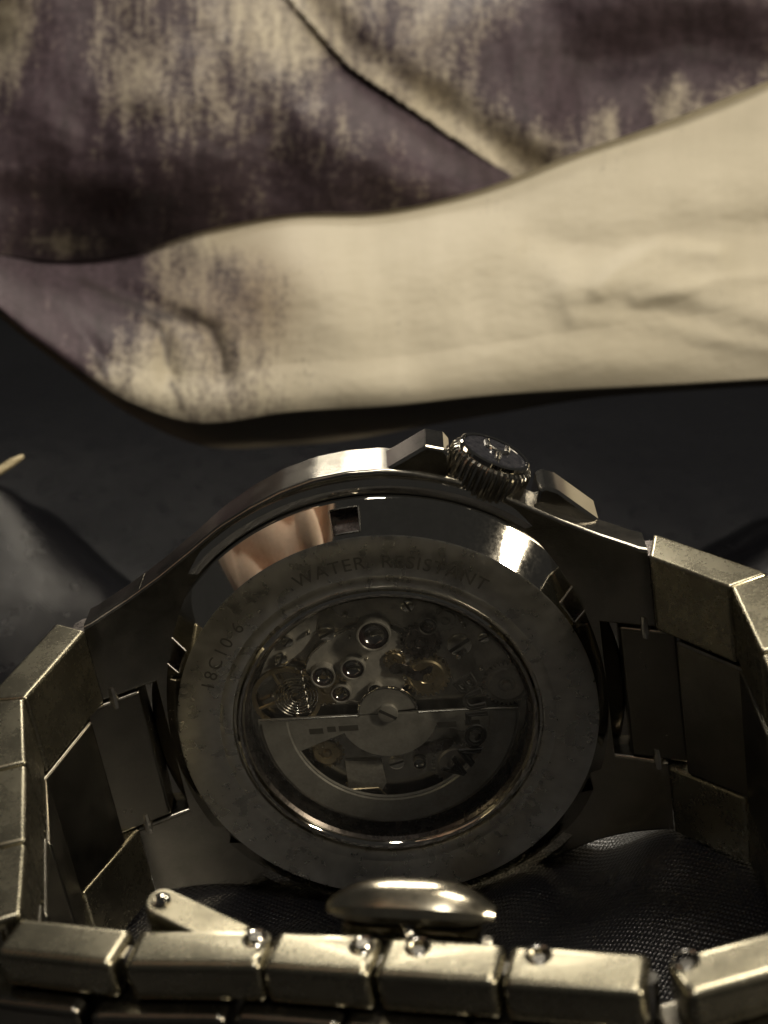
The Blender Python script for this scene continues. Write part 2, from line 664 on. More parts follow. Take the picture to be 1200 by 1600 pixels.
for pl in ([(-0.25, -1.9), (-0.1, -0.7), (0.0, 0.1)], ):
    tube(bm, [cap_pt(a + 0.3, b) for a, b in pl], 0.24, 8)
tube(bm, [cap_pt(0.3 + 0.95 * math.cos(a), 0.95 - 0.85 * math.sin(a) if math.sin(a) > 0 else 0.95) for a in [PI * i / 12 for i in range(13)]], 0.24, 8)
tube(bm, [cap_pt(1.25, 0.95), cap_pt(1.3, 1.9)], 0.24, 8)
tube(bm, [cap_pt(-0.65, 0.95), cap_pt(-0.7, 1.9)], 0.24, 8)
finish(bm, 'tuning_fork_emblem', 'steel_pin', crown)
bm = bmesh.new()
cyl(bm, cdir * 19.5 + Vector((0, 6.3, 0)), cdir, 2.2, 3.0, 32)
finish(bm, 'crown_tube', 'steel_case', crown)

# ---- case back
bm = bmesh.new()
prof = [(19.36, 0.02), (19.2, -0.04), (17.0, -0.05), (15.5, -0.05), (15.46, -0.035), (15.42, -0.05), (14.45, -0.05), (14.3, 0.03), (14.2, 0.28), (13.98, 0.28)]
lathe(bm, prof, 200)
caseback = part(bm, 'caseback', 'caseback_brushed')
bm = bmesh.new()
lathe(bm, [(13.98, 0.3), (13.95, -0.12), (13.75, -0.25), (13.5, -0.22), (13.3, -0.02), (13.22, 0.22)], 160)
finish(bm, 'crystal_bezel', 'steel_polished', caseback)
bm = bmesh.new()
lathe(bm, [(13.22, 0.2), (12.95, 0.5), (12.9, 3.8)], 160)
finish(bm, 'inner_wall', 'blued_and_shade', caseback)
# conical bevel with square key pockets
NTH = 360
notches = [91.6, 152.2, 27.0, 211.5, 271.5, 331.5]
HW = 3.5                                    # half width in degrees
ths = sorted(set([i * 360.0 / 240 for i in range(240)] + [x for n_ in notches for x in (n_ - HW, n_ + HW)]))
ths = [x for x in ths if all(abs(x - y) > 0.35 or x == y for n_ in notches for y in (n_ - HW, n_ + HW))]
ss = [0, 0.14, 0.82, 0.94, 1.0]


def bev_pt(th, s, deep=0.0):
    r = 19.36 + (21.83 - 19.36) * s
    w = 0.02 + 2.31 * s
    if s > 0.95:
        r, w = 21.83, 2.33
    a = math.radians(th)
    nr, nw = 0.69, -0.72
    r -= nr * deep
    w -= nw * deep
    return (r * math.cos(a), w, r * math.sin(a))


bm = bmesh.new()
grid = [[bm.verts.new(bev_pt(th, s)) for s in ss] for th in ths]
bm.verts.ensure_lookup_table()
N = len(ths)


def in_notch(th0, th1, j):
    mid = (th0 + th1) / 2
    return j == 1 and any(abs(mid - n_) < HW for n_ in notches)


for i in range(N):
    th0, th1 = ths[i], ths[(i + 1) % N] + (360 if i == N - 1 else 0)
    for j in range(len(ss) - 1):
        if in_notch(th0, th1, j):
            continue
        bm.faces.new((grid[i][j], grid[i][j + 1], grid[(i + 1) % N][j + 1], grid[(i + 1) % N][j]))
bevel_o = finish(bm, 'bevel', 'steel_polished', caseback, sharp=25)
for n_ in notches[:3]:
    bm = bmesh.new()
    idx = [th for th in ths if n_ - HW - 0.01 <= th <= n_ + HW + 0.01]
    top = [bm.verts.new(bev_pt(th, ss[1])) for th in idx] + [bm.verts.new(bev_pt(th, ss[2])) for th in idx[::-1]]
    c = Vector(bev_pt(n_, (ss[1] + ss[2]) / 2))
    bot = []
    for v_ in top:
        q = Vector(v_.co)
        q = q + (c - q) * 0.10
        a = math.radians(n_)
        q += Vector((-0.69 * math.cos(a), 0.72, -0.69 * math.sin(a))) * 1.3
        bot.append(bm.verts.new(q))
    m_ = len(top)
    for i in range(m_):
        bm.faces.new((top[i], top[(i + 1) % m_], bot[(i + 1) % m_], bot[i]))
    bm.faces.new(bot)
    finish(bm, 'key_pocket', 'blued_and_shade', caseback)  # dark colour puts the shade into the pocket
    # bright burnished lip round the pocket
    bm = bmesh.new()
    lip = [Vector(bev_pt(th, ss[1], -0.02)) for th in idx] + [Vector(bev_pt(th, ss[2], -0.02)) for th in idx[::-1]]
    tube(bm, lip, 0.09, 6, closed=True)
    finish(bm, 'pocket_lip', 'steel_pin', caseback)
bm = bmesh.new()
lathe(bm, [(21.83, 2.33), (21.93, 2.46), (21.99, 2.58), (22.02, 2.72), (22.02, 2.9), (21.97, 3.8)], 160)
finish(bm, 'caseback_side', 'steel_polished', caseback)
arc_text('water_resistant_lettering', 'WATER  RESISTANT', 1.75, 16.25, 110.5, -0.085, 'engraved_metal', caseback, spacing=1.12)
arc_text('serial_lettering', '18C10 6', 1.75, 16.3, 158.5, -0.085, 'engraved_metal', caseback, spacing=1.25)

bm = bmesh.new()
lathe(bm, [(0.001, -0.06), (6, -0.05), (12, -0.02), (13.28, 0.03)], 96)
crystal = finish(bm, 'crystal', 'sapphire_crystal', caseback)
arc_text('maker_lettering', 'BULOVA', 2.6, 7.3, 27.5, 0.4, 'black_ink', caseback, outline=0.15, spacing=1.06)

# ---- movement
bm = bmesh.new()
lathe(bm, [(0.001, 3.6), (12.95, 3.6)], 96)
movement = part(bm, 'movement', 'nickel_plate')


def mpart(bm, name, mat, **kw):
    return finish(bm, name, mat, movement, **kw)


# bridges
bm = bmesh.new()
prism(bm, smooth_poly([(-6.4, 6.5), (-4.2, 8.2), (-1.2, 9.1), (2.0, 8.2), (3.1, 5.6), (2.6, 3.2), (0.8, 1.6), (-2.0, 1.2), (-4.2, 1.8), (-6.2, 2.2), (-6.9, 4.4)]), 2.55, 3.6, 0.16)
mpart(bm, 'train_bridge', 'nickel_bridge')
bm = bmesh.new()
pts = circle(0, 0, 12.4, 30, math.radians(8), math.radians(108), close=False) + [(-2.9, 10.4), (0.5, 9.7), (3.0, 8.2), (4.2, 5.4), (6.0, 4.6), (6.4, 2.0), (8.4, 1.0)]
prism(bm, pts, 2.75, 3.6, 0.14)
mpart(bm, 'barrel_bridge', 'nickel_bridge')
bm = bmesh.new()
pts = circle(0, 0, 12.4, 18, math.radians(112), math.radians(162), close=False) + [(-10.2, 4.8), (-8.6, 6.2), (-6.9, 7.2), (-5.2, 9.1)]
prism(bm, pts, 2.85, 3.6, 0.14)
mpart(bm, 'balance_bridge', 'nickel_bridge')


def screw(x, z, r, w=2.4, slot=0.6, mat='steel_pin', name='screw'):
    bm = bmesh.new()
    lathe(bm, [(0.001, w + 0.05), (r * 0.75, w + 0.05), (r * 0.97, w + 0.12), (r, w + 0.3), (r, w + 0.9)], 28, cx=x, cz=z)
    s = mpart(bm, name, mat)
    bm = bmesh.new()
    c_, s_ = math.cos(slot), math.sin(slot)
    L, H = r * 0.95, r * 0.16
    hexa(bm, [(x + a * c_ - b * s_, w_, z + a * s_ + b * c_) for w_ in (w + 0.04, w + 0.2) for a, b in ((-L, -H), (L, -H), (L, H), (-L, H))])
    finish(bm, 'slot', 'black_ink', s, smooth=False)
    return s


def jewel(x, z, r, w=2.5):
    """a polished cup of ruby in a bright setting"""
    bm = bmesh.new()
    w -= r * 0.8
    prof = [(r * 1.2, w + r), (r * 1.16, w - 0.06), (r * 1.05, w - 0.06), (r, w + 0.05)]
    lathe(bm, prof, 32, cx=x, cz=z)
    st = mpart(bm, 'jewel_setting', 'nickel_plate')
    bm = bmesh.new()
    prof = [(max(0.001, r * math.sin(a)), w + 0.05 + r * 0.75 * math.cos(a) - 0.0) for a in [PI / 2 * i / 8 for i in range(9)]]
    lathe(bm, prof, 32, cx=x, cz=z)
    finish(bm, 'jewel', 'ruby_jewel', st)


for x, z, r in ((0.0, 8.6, 1.35), (-5.3, 4.9, 0.98), (-2.45, 5.3, 0.98), (-4.0, 2.75, 0.8), (-0.8, 2.55, 0.62), (5.0, 8.6, 0.75), (2.0, -6.4, 0.55)):
    jewel(x, z, r, 2.5 if z > 0 else 2.9)
for x, z, r, sl in ((-4.3, 8.9, 0.78, 0.4), (-8.9, 6.9, 0.62, 1.1), (7.5, 5.9, 1.15, 0.5), (-0.2, -6.3, 0.75, 0.2), (-8.0, 8.6, 0.55, 0.8), (3.4, 10.6, 0.6, 2.0), (9.8, 6.3, 0.55, 0.3)):
    screw(x, z, r, 2.35 if z > 0 else 2.9, sl)


def gear(x, z, r, teeth, w, mat, depth=0.35, spokes=True, name='gear'):
    bm = bmesh.new()
    pts = []
    for i in range(teeth * 4):
        a = 2 * PI * i / (teeth * 4)
        rr = r if i % 4 in (0, 1) else r * 0.88
        pts.append((x + rr * math.cos(a), z + rr * math.sin(a)))
    prism(bm, pts, w, w + depth)
    g_ = mpart(bm, name, mat, smooth=False)
    bm = bmesh.new()
    lathe(bm, [(r * 0.78, w - 0.02), (r * 0.7, w - 0.14), (r * 0.35, w - 0.14), (r * 0.3, w - 0.02)], 40, cx=x, cz=z)
    lathe(bm, [(0.001, w - 0.3), (r * 0.16, w - 0.3), (r * 0.2, w)], 24, cx=x, cz=z)
    finish(bm, 'hub', mat, g_)
    return g_


gear(4.1, 3.2, 2.2, 26, 2.35, 'gilt_brass')
gear(4.1, 6.9, 1.9, 22, 2.3, 'blued_and_shade')
gear(11.3, 1.2, 2.3, 34, 2.4, 'nickel_bridge')
gear(1.4, 5.3, 1.05, 14, 2.35, 'gilt_brass')
gear(5.4, -7.2, 2.3, 30, 3.0, 'nickel_bridge')
gear(-6.6, -4.2, 1.7, 20, 3.1, 'gilt_brass')
gear(-5.2, 3.3, 1.9, 28, 2.48, 'gilt_brass', 0.1)
gear(6.6, 8.7, 1.3, 18, 2.5, 'nickel_plate')
# click lever between gear and bridge
bm = bmesh.new()
prism(bm, smooth_poly([(1.0, 4.9), (2.2, 4.9), (3.4, 3.9), (4.8, 4.4), (4.4, 3.5), (3.2, 2.9), (2.0, 3.9), (0.9, 4.1)]), 2.1, 2.5, 0.08)
mpart(bm, 'click_lever', 'blued_and_shade')
# balance wheel with hairspring
bm = bmesh.new()
lathe(bm, [(3.25, 2.5), (3.25, 2.15), (2.85, 2.15), (2.85, 2.5)], 56, cx=-9.1, cz=2.9)
bal = mpart(bm, 'balance_wheel', 'gilt_brass')
bm = bmesh.new()
for a in (0.3, 0.3 + PI / 2):
    d_ = Vector((math.cos(a), 0, math.sin(a)))
    c_ = Vector((-9.1, 2.3, 2.9))
    tube(bm, [c_ - d_ * 2.95, c_ + d_ * 2.95], 0.17, 6)
finish(bm, 'arm', 'gilt_brass', bal)
bm = bmesh.new()
sp_pts = []
for i in range(150):
    a = i * 0.24
    r_ = 0.4 + 1.75 * i / 150
    sp_pts.append((-8.1 + r_ * math.cos(a), 2.05, 3.0 + r_ * math.sin(a)))
tube(bm, sp_pts, 0.075, 5)
finish(bm, 'hairspring', 'steel_pin', bal)
bm = bmesh.new()
tube(bm, [(-7.5 + 0.35 * math.cos(a * 0.9), 2.0 + 0.3 * math.sin(a * 0.9), 1.2 + a * 0.105) for a in range(46)], 0.13, 6)
finish(bm, 'regulator_spring', 'steel_pin', bal)
def anglage(pts, w, name='bridge_edge'):
    bm = bmesh.new()
    tube(bm, [(x, w, z) for x, z in pts], 0.085, 6, closed=True)
    mpart(bm, name, 'steel_pin')


anglage(smooth_poly([(-6.4, 6.5), (-4.2, 8.2), (-1.2, 9.1), (2.0, 8.2), (3.1, 5.6), (2.6, 3.2), (0.8, 1.6), (-2.0, 1.2), (-4.2, 1.8), (-6.2, 2.2), (-6.9, 4.4)]), 2.6)
anglage(circle(0, 0, 12.4, 30, math.radians(8), math.radians(108), close=False) + [(-2.9, 10.4), (0.5, 9.7), (3.0, 8.2), (4.2, 5.4), (6.0, 4.6), (6.4, 2.0), (8.4, 1.0)], 2.8)
anglage(circle(0, 0, 12.4, 18, math.radians(112), math.radians(162), close=False) + [(-10.2, 4.8), (-8.6, 6.2), (-6.9, 7.2), (-5.2, 9.1)], 2.9)
rr_ = random.Random(3)
for _ in range(26):
    a, r_ = rr_.uniform(0.15, 2.95), rr_.uniform(3.6, 11.6)
    x, z = r_ * math.cos(a), r_ * math.sin(a)
    bm = bmesh.new()
    q = rr_.uniform(0.14, 0.34)
    cyl(bm, (x, 3.4, z), (0, -1, 0), 0, 0, 14, [(q, 0), (q, 0.85), (q * 0.8, 1.0), (q * 0.45, 1.1), (0, 1.13)])
    mpart(bm, 'sparkle_pin', 'steel_pin')  # pins scattered at random, added for their sparkle
# little plates seen through the rotor window
bm = bmesh.new()
hexa(bm, [(-9.1, 2.6, -2.8), (-6.6, 2.6, -3.3), (-6.6, 3.3, -3.3), (-9.1, 3.3, -2.8), (-9.1, 2.6, -2.3), (-6.6, 2.6, -2.8), (-6.6, 3.3, -2.8), (-9.1, 3.3, -2.3)], 0.08)
mpart(bm, 'date_lever', 'gilt_brass')
bm = bmesh.new()
prism(bm, [(-5.0, -5.2), (-1.6, -5.6), (-1.5, -8.3), (-2.2, -9.3), (-5.2, -8.4)], 2.75, 3.5, 0.1)
mpart(bm, 'maker_plate', 'nickel_plate')
bm = bmesh.new()
tube(bm, [(-5.25, 2.7, -7.6), (-5.2, 2.65, -8.4), (-2.3, 2.65, -8.6), (-1.7, 2.65, -9.6)], 0.11, 6)
mpart(bm, 'wire_spring', 'gilt_brass')
bm = bmesh.new()
prism(bm, smooth_poly([(1.6, -4.8), (3.4, -4.6), (5.4, -4.4), (5.0, -5.3), (3.2, -5.5), (2.0, -5.4)]), 2.8, 3.5, 0.08)
mpart(bm, 'setting_lever', 'blued_and_shade')
# oscillating weight
RT = math.radians(-5.0)
bm = bmesh.new()


def cell_solid(bm, keep, rs, th, w0, w1):
    key = {}

    def V(i, j, k):
        if (i, j, k) not in key:
            a = math.radians(th[j]) + RT
            key[(i, j, k)] = bm.verts.new((rs[i] * math.cos(a), (w0, w1)[k], rs[i] * math.sin(a)))
        return key[(i, j, k)]
    nr, nt = len(rs) - 1, len(th) - 1
    K = [[keep((rs[i] + rs[i + 1]) / 2, (th[j] + th[j + 1]) / 2) for j in range(nt)] for i in range(nr)]
    for i in range(nr):
        for j in range(nt):
            if not K[i][j]:
                continue
            q = ((i, j), (i + 1, j), (i + 1, j + 1), (i, j + 1))
            bm.faces.new([V(a, b, 0) for a, b in q])
            bm.faces.new([V(a, b, 1) for a, b in q[::-1]])
            for (a, b), (c_, d_), nb in ((q[0], q[1], (i, j - 1)), (q[1], q[2], (i + 1, j)), (q[2], q[3], (i, j + 1)), (q[3], q[0], (i - 1, j))):
                ok = 0 <= nb[0] < nr and 0 <= nb[1] < nt and K[nb[0]][nb[1]]
                if not ok:
                    bm.faces.new((V(a, b, 0), V(c_, d_, 0), V(c_, d_, 1), V(a, b, 1)))


rs = [0.35, 1.2, 2.0, 2.6, 3.4, 4.6, 6.0, 7.6, 9.3, 9.75, 10.4, 11.2, 11.9, 12.15]
th = [-180 + 2.25 * i for i in range(81)]


def keep(r, a):
    if r > 9.4 or r < 4.6:
        return True
    return a < -158 or a > -19


cell_solid(bm, keep, rs, th, 1.75, 2.15)
rotor = mpart(bm, 'rotor', 'rotor_steel')
bm = bmesh.new()
prism(bm, circle(0, 0.2, 2.65, 40, 0, PI, close=False), 1.72, 2.15, 0.22)
finish(bm, 'rotor_hub', 'rotor_steel', rotor)
bm = bmesh.new()
tube(bm, [(2.75 * math.cos(PI * i / 24), 1.75, 0.2 + 2.75 * math.sin(PI * i / 24)) for i in range(25)] , 0.13, 8)
finish(bm, 'hub_rim', 'steel_polished', rotor)
bm = bmesh.new()
a = RT
tube(bm, [(-12.0 * math.cos(a), 1.8, -12.0 * math.sin(a)), (-2.8, 1.8, 0.24)], 0.09, 6)
tube(bm, [(12.0 * math.cos(a), 1.8, 12.0 * math.sin(a)), (2.8, 1.8, -0.22)], 0.09, 6)
finish(bm, 'rotor_edge', 'steel_pin', rotor)
bm = bmesh.new()
lathe(bm, [(12.0, 1.72), (11.85, 1.62), (9.55, 1.62), (9.4, 1.72)], 90, -PI + RT + 0.02, RT - 0.02)
finish(bm, 'weight_rim', 'rotor_steel', rotor)
screw(0.0, 0.25, 0.95, 1.25, 2.5, 'rotor_steel', 'rotor_screw')
# dark printed marks on the rotor arm (too small to read)
bm = bmesh.new()
for x0, x1, zc in ((-7.6, -6.3, -0.75), (-5.9, -5.1, -0.78), (-4.8, -3.0, -0.85), (4.3, 6.1, -1.85), (6.9, 8.3, -2.0)):
    hexa(bm, [(x, w_, zc + z_ - (x - x0) * 0.087) for w_ in (1.735, 1.75) for x, z_ in ((x0, -0.3), (x1, -0.3), (x1, 0.3), (x0, 0.3))])
finish(bm, 'rotor_print', 'engraved_metal', rotor, smooth=False)

# ---- bracelet: stations of the inner upper edge (along, depth, up) round the loop
left = [(-24.95, -1.3, 14.6), (-28.4, -10.8, 14.0), (-26.6, -19.1, 13.0), (-24.9, -28.1, 12.0), (-23.9, -35.4, 11.0)]
front = [(-24.2, -35.3, 11.0), (-15.1, -38.25, 11.0), (-5.55, -40.0, 11.0), (1.75, -41.95, 11.0), (9.65, -44.0, 11.0), (18.3, -46.3, 11.0)]
front2 = [(18.75, -47.0, 11.0), (26.6, -45.3, 11.0)]
right = [(25.0, -2.0, 14.6), (30.6, -8.5, 14.2), (31.0, -17.9, 13.5), (31.2, -27.0, 12.6), (30.8, -36.0, 11.8), (27.3, -44.6, 11.1)]
CEN = Vector((2, -22))
bottoms = []


def link(a, b, thick, side, proud=0.3, cshift=-0.3, both=True, g=0.16, bev=0.36, inset=0.0, ch0=0.0, ch1=0.0):
    """one bracelet link: a centre piece carrying an upper and a lower side piece"""
    A, B = Vector(a[:2]), Vector(b[:2])
    tg = (B - A)
    L = tg.length
    tg.normalize()
    nr = Vector((tg.y, -tg.x))
    if nr.dot((A + B) / 2 - CEN) < 0:
        nr = -nr
    va, vb = a[2], b[2]
    lk_bm = bmesh.new()

    def P(s, d, v_):
        q = A + tg * s + nr * d
        return (q.x, q.y, v_)

    def vt(s):
        return va + (vb - va) * s / L
    # centre piece
    s0, s1 = cshift * L + g, (1 + cshift) * L - g
    vi0, vi1 = vt(s0) - side - 0.12, vt(s1) - side - 0.12
    hexa(lk_bm, [P(s0, -0.15 + inset, -vi0), P(s1, -0.15 + inset, -vi1), P(s1, thick + proud, -vi1), P(s0, thick + proud, -vi0),
                 P(s0, -0.15 + inset, vi0), P(s1, -0.15 + inset, vi1), P(s1, thick + proud, vi1), P(s0, thick + proud, vi0)], bev, 3)
    lk = part(lk_bm, 'bracelet_link', 'steel_link', sharp=60, wn=True)
    pieces = []
    for sgn in (1, -1):
        bm = bmesh.new()
        e0, e1 = (g if ch0 < 0.9 or ch0 == 1.5 else -0.15), L - g
        t0, t1 = vt(e0), vt(e1)
        lo0, lo1 = t0 - side, t1 - side
        j = random.uniform(-0.06, 0.06)
        c8 = [P(e0, j, sgn * lo0), P(e1, j, sgn * lo1), P(e1 + ch1, thick + j, sgn * lo1), P(e0 - ch0, thick + j, sgn * lo0),
              P(e0, j, sgn * t0), P(e1, j, sgn * t1), P(e1 + ch1, thick + j, sgn * t1), P(e0 - ch0, thick + j, sgn * t0)]
        hexa(bm, c8, bev, 3)
        pc = finish(bm, 'side_piece', 'steel_edge', lk, sharp=60, wn=True)
        pieces.append(pc)
        bottoms.append(w2w(*P(L / 2, thick / 2, -vt(L / 2))))
    # joint pin
    bm = bmesh.new()
    q = A + tg * (L - 0.1) + nr * (thick * 0.45)
    tube(bm, [(q.x, q.y, -vb + 0.6), (q.x, q.y, vb - 0.6)], 0.55, 10)
    finish(bm, 'joint_pin', 'steel_pin', lk)
    return lk, pieces


def end_link(sgn):
    """piece between the lugs that ties the bracelet to the case"""
    bm = bmesh.new()
    u0, u1 = sgn * 21.9, sgn * 26.6
    hexa(bm, [(u0, 0.2, -6.9), (u1, -2.2, -6.9), (u1 + sgn * 1.2, 1.5, -6.9), (u0, 3.9, -6.9),
              (u0, 0.2, 6.9), (u1, -2.2, 6.9), (u1 + sgn * 1.2, 1.5, 6.9), (u0, 3.9, 6.9)], 0.35, 3)
    lk = part(bm, 'end_link', 'steel_link', sharp=60, wn=True)
    bm = bmesh.new()
    tube(bm, [(sgn * 25.3, 1.6, -13.6), (sgn * 25.3, 1.6, 13.6)], 1.5, 14)
    finish(bm, 'slit_filler', 'blued_and_shade', lk)  # dark bar added behind the lug slit so no light shows through
    for z in (7.0, -7.0):
        bm = bmesh.new()
        tube(bm, [(sgn * 24.2, -0.6, z - 1.0), (sgn * 24.2, -0.6, z - 0.2), (sgn * 24.2, -0.6, z + 1.2)], [0.42, 0.5, 0.42], 10)
        finish(bm, 'spring_bar', 'steel_pin', lk)


def bend(p, q, r, thick):
    """how far the outer edge must reach so that two links meet at the corner q"""
    a = Vector(q[:2]) - Vector(p[:2])
    b = Vector(r[:2]) - Vector(q[:2])
    return max(-0.2, min(1.5, thick * math.tan(0.5 * a.angle(b)) - 0.1))


end_link(-1)
end_link(1)
TL = 3.6
sw = [7.6, 7.0, 6.0, 4.6]
for i in range(4):
    link(left[i], left[i + 1], TL, sw[i], proud=0.25, cshift=0.22 if i == 0 else 0.12, ch0=1.0 if i == 0 else bend(left[i - 1], left[i], left[i + 1], TL), ch1=bend(left[i], left[i + 1], left[i + 2], TL) if i < 3 else 0.6)
front_pieces = []
for i in range(5):
    lk, pcs = link(front[i], front[i + 1], 3.7, 3.15, proud=1.25, cshift=-0.28, bev=0.68, g=0.14 if i else 0.3)
    front_pieces.append((lk, pcs[0]))
lk, pcs = link(front2[0], front2[1], 3.7, 3.15, proud=1.25, cshift=-0.2, bev=0.68)
front_pieces.append((lk, pcs[0]))
sw = [7.4, 6.8, 5.8, 4.8, 3.8]
for i in range(5):
    link(right[i], right[i + 1], TL, sw[i], proud=0.25, cshift=0.22 if i == 0 else 0.12, ch0=2.6 if i == 0 else bend(right[i - 1], right[i], right[i + 1], TL), ch1=bend(right[i], right[i + 1], right[i + 2], TL) if i < 4 else 0.6)

# pins and their holes in the upper edges of the front links
pins = [(1, -6.85, -40.75, 1), (2, 0.25, -42.7, 1), (3, 3.85, -43.45, 0), (4, 11.35, -45.5, 0), (5, 20.1, -47.4, 0)]
for k, x, y, up in pins:
    lk, pc = front_pieces[k]
    bm = bmesh.new()
    cyl(bm, (x, y, 9.6), (0, 0, 1), 0.80, 3.0, 28)
    c_ = finish(bm, 'c', 'black_ink', lk)
    cut(pc, [c_])
    bm = bmesh.new()
    h = 11.25 if up else 10.8
    cyl(bm, (x + (0.1 if up else 0.0), y - 0.05, 9.0), (0, 0, 1), 0, 0, 24, [(0, 0), (0.5, 0), (0.5, h - 9.12), (0.4, h - 9.0), (0, h - 9.0)])
    finish(bm, 'pin', 'steel_pin', lk)
    bm = bmesh.new()
    tube(bm, [(x + 0.80 * math.cos(a), y + 0.80 * math.sin(a), 10.98) for a in [2 * PI * i / 24 for i in range(24)]], 0.10, 6, closed=True)
    finish(bm, 'pin_hole_rim', 'steel_pin', lk)

# ---- folding clasp inside the loop: bowed cover plate, blade end with rivet
fu = Vector((front[5][0] - front[0][0], front[5][1] - front[0][1], 0)).normalized()
fn = Vector((-fu.y, fu.x, 0))                     # towards the case
bm = bmesh.new()
c0 = Vector((2.9, -41.0, 0)) + fn * 1.9
rows = []
NS = 30
for i in range(NS + 1):
    s = -1 + 2 * i / NS
    x = s * 5.75
    top = 10.9 + 1.6 * (1 - abs(s) ** 3.0)
    low = 10.2 + 0.35 * (1 - s * s)
    th_ = 0.55 + 1.2 * (1 - abs(s) ** 3.0)
    ring = []
    for (d, zz) in ((-th_, low + 0.15), (-th_ * 1.12, low + 0.45 * (top - low)), (-th_ * 0.92, low + 0.74 * (top - low)), (-th_ * 0.4, low + 0.95 * (top - low)), (0.2, top), (th_ * 0.7, low + 0.8 * (top - low)), (th_, low + 0.3 * (top - low)), (th_ * 0.8, low)):
        p_ = c0 + fu * x + fn * d
        ring.append(bm.verts.new((p_.x, p_.y, zz)))
    rows.append(ring)
for A_, B_ in zip(rows, rows[1:]):
    for k in range(8):
        bm.faces.new((A_[k], A_[(k + 1) % 8], B_[(k + 1) % 8], B_[k]))
bm.faces.new(rows[0][::-1])
bm.faces.new(rows[-1])
clasp = part(bm, 'clasp_cover', 'steel_clasp', sharp=28)
bm = bmesh.new()
for s0, s1 in ((-4.6, -0.3), (0.3, 4.8)):
    p0, p1 = c0 + fu * s0 - fn * 1.5, c0 + fu * s1 - fn * 1.5
    hexa(bm, [(p0.x, p0.y, 8.6), (p1.x, p1.y, 8.6), (p1.x + fn.x * 2, p1.y + fn.y * 2, 8.6), (p0.x + fn.x * 2, p0.y + fn.y * 2, 8.6),
              (p0.x, p0.y, 10.2), (p1.x, p1.y, 10.2), (p1.x + fn.x * 2, p1.y + fn.y * 2, 10.2), (p0.x + fn.x * 2, p0.y + fn.y * 2, 10.2)], 0.3)
finish(bm, 'clasp_hinge', 'steel_polished', clasp)
bm = bmesh.new()
p0, p1 = c0 + fu * -5.0 + fn * 0.6, c0 + fu * 5.0 + fn * 0.4
hexa(bm, [(p0.x, p0.y, -9.0), (p1.x, p1.y, -9.0), (p1.x + fn.x, p1.y + fn.y, -9.0), (p0.x + fn.x, p0.y + fn.y, -9.0),
          (p0.x, p0.y, 7.5), (p1.x, p1.y, 7.5), (p1.x + fn.x, p1.y + fn.y, 7.5), (p0.x + fn.x, p0.y + fn.y, 7.5)], 0.3)
finish(bm, 'clasp_blade', 'steel_link', clasp)
# blade end standing up behind the second link
bm = bmesh.new()
e0, e1 = Vector((-13.6, -36.6, 0)), Vector((-8.0, -39.6, 0))
dv = (e1 - e0).normalized()
pv = Vector((-dv.y, dv.x, 0))
outl = [e0 + dv * (-1.0 * math.cos(a)) * 1.0 + pv * (1.25 * math.sin(a)) for a in [-PI / 2 + PI * i / 10 for i in range(11)]] + [e1 + pv * 1.25, e1 - pv * 1.25]
a_ = [bm.verts.new((p_.x, p_.y, 11.75 - 0.24 * (p_ - e0).dot(dv))) for p_ in outl]
b_ = [bm.verts.new((p_.x, p_.y, 9.0)) for p_ in outl]
f0 = bm.faces.new(a_)
bm.faces.new(b_[::-1])
for i in range(len(outl)):
    bm.faces.new((a_[i], b_[i], b_[(i + 1) % len(outl)], a_[(i + 1) % len(outl)]))
bmesh.ops.bevel(bm, geom=list(f0.edges), offset=0.28, segments=3, profile=0.6, affect='EDGES', clamp_overlap=True)
blade = finish(bm, 'blade_end', 'steel_edge', clasp, sharp=60, wn=True)
bm = bmesh.new()
cyl(bm, (e0.x, e0.y, 11.6), (0, 0, 1), 0, 0, 24, [(0.72, 0), (0.72, 0.25), (0.62, 0.34), (0.5, 0.2), (0.42, 0.22), (0.3, 0.42), (0, 0.48)])
finish(bm, 'blade_rivet', 'steel_polished', clasp)

# ================================================================== ground: soft black satin that gives under the watch
ctrl = [b - np.array([0, 0, 0.25]) for b in bottoms]
for u in (-14, -7, 0, 7, 14):
    p_ = w2w(u, 6.0, -half_h(u))
    ctrl.append(p_ + np.array([0, 0, 0.6]))
for u in (-12, 0, 12):
    ctrl.append(w2w(u, -3.0, -math.sqrt(19.6 ** 2 - u * u) - 2.5))
ctrl = np.array(ctrl)
z_far = float(np.mean(ctrl[:, 2])) - 1.0
far = [(x, y, z_far + dz) for x, y, dz in ((-120, -20, 0), (-80, 40, 2), (-60, 90, 4), (0, 80, 0), (70, 80, 3), (60, 40, 2), (120, 0, 2), (0, 150, 0), (-120, 150, 6), (120, 150, 4), (0, -110, -3), (-90, -90, -2), (90, -90, 0), (45, -30, 0), (-50, -30, -2))]
ctrl = np.vstack([ctrl, np.array(far)])


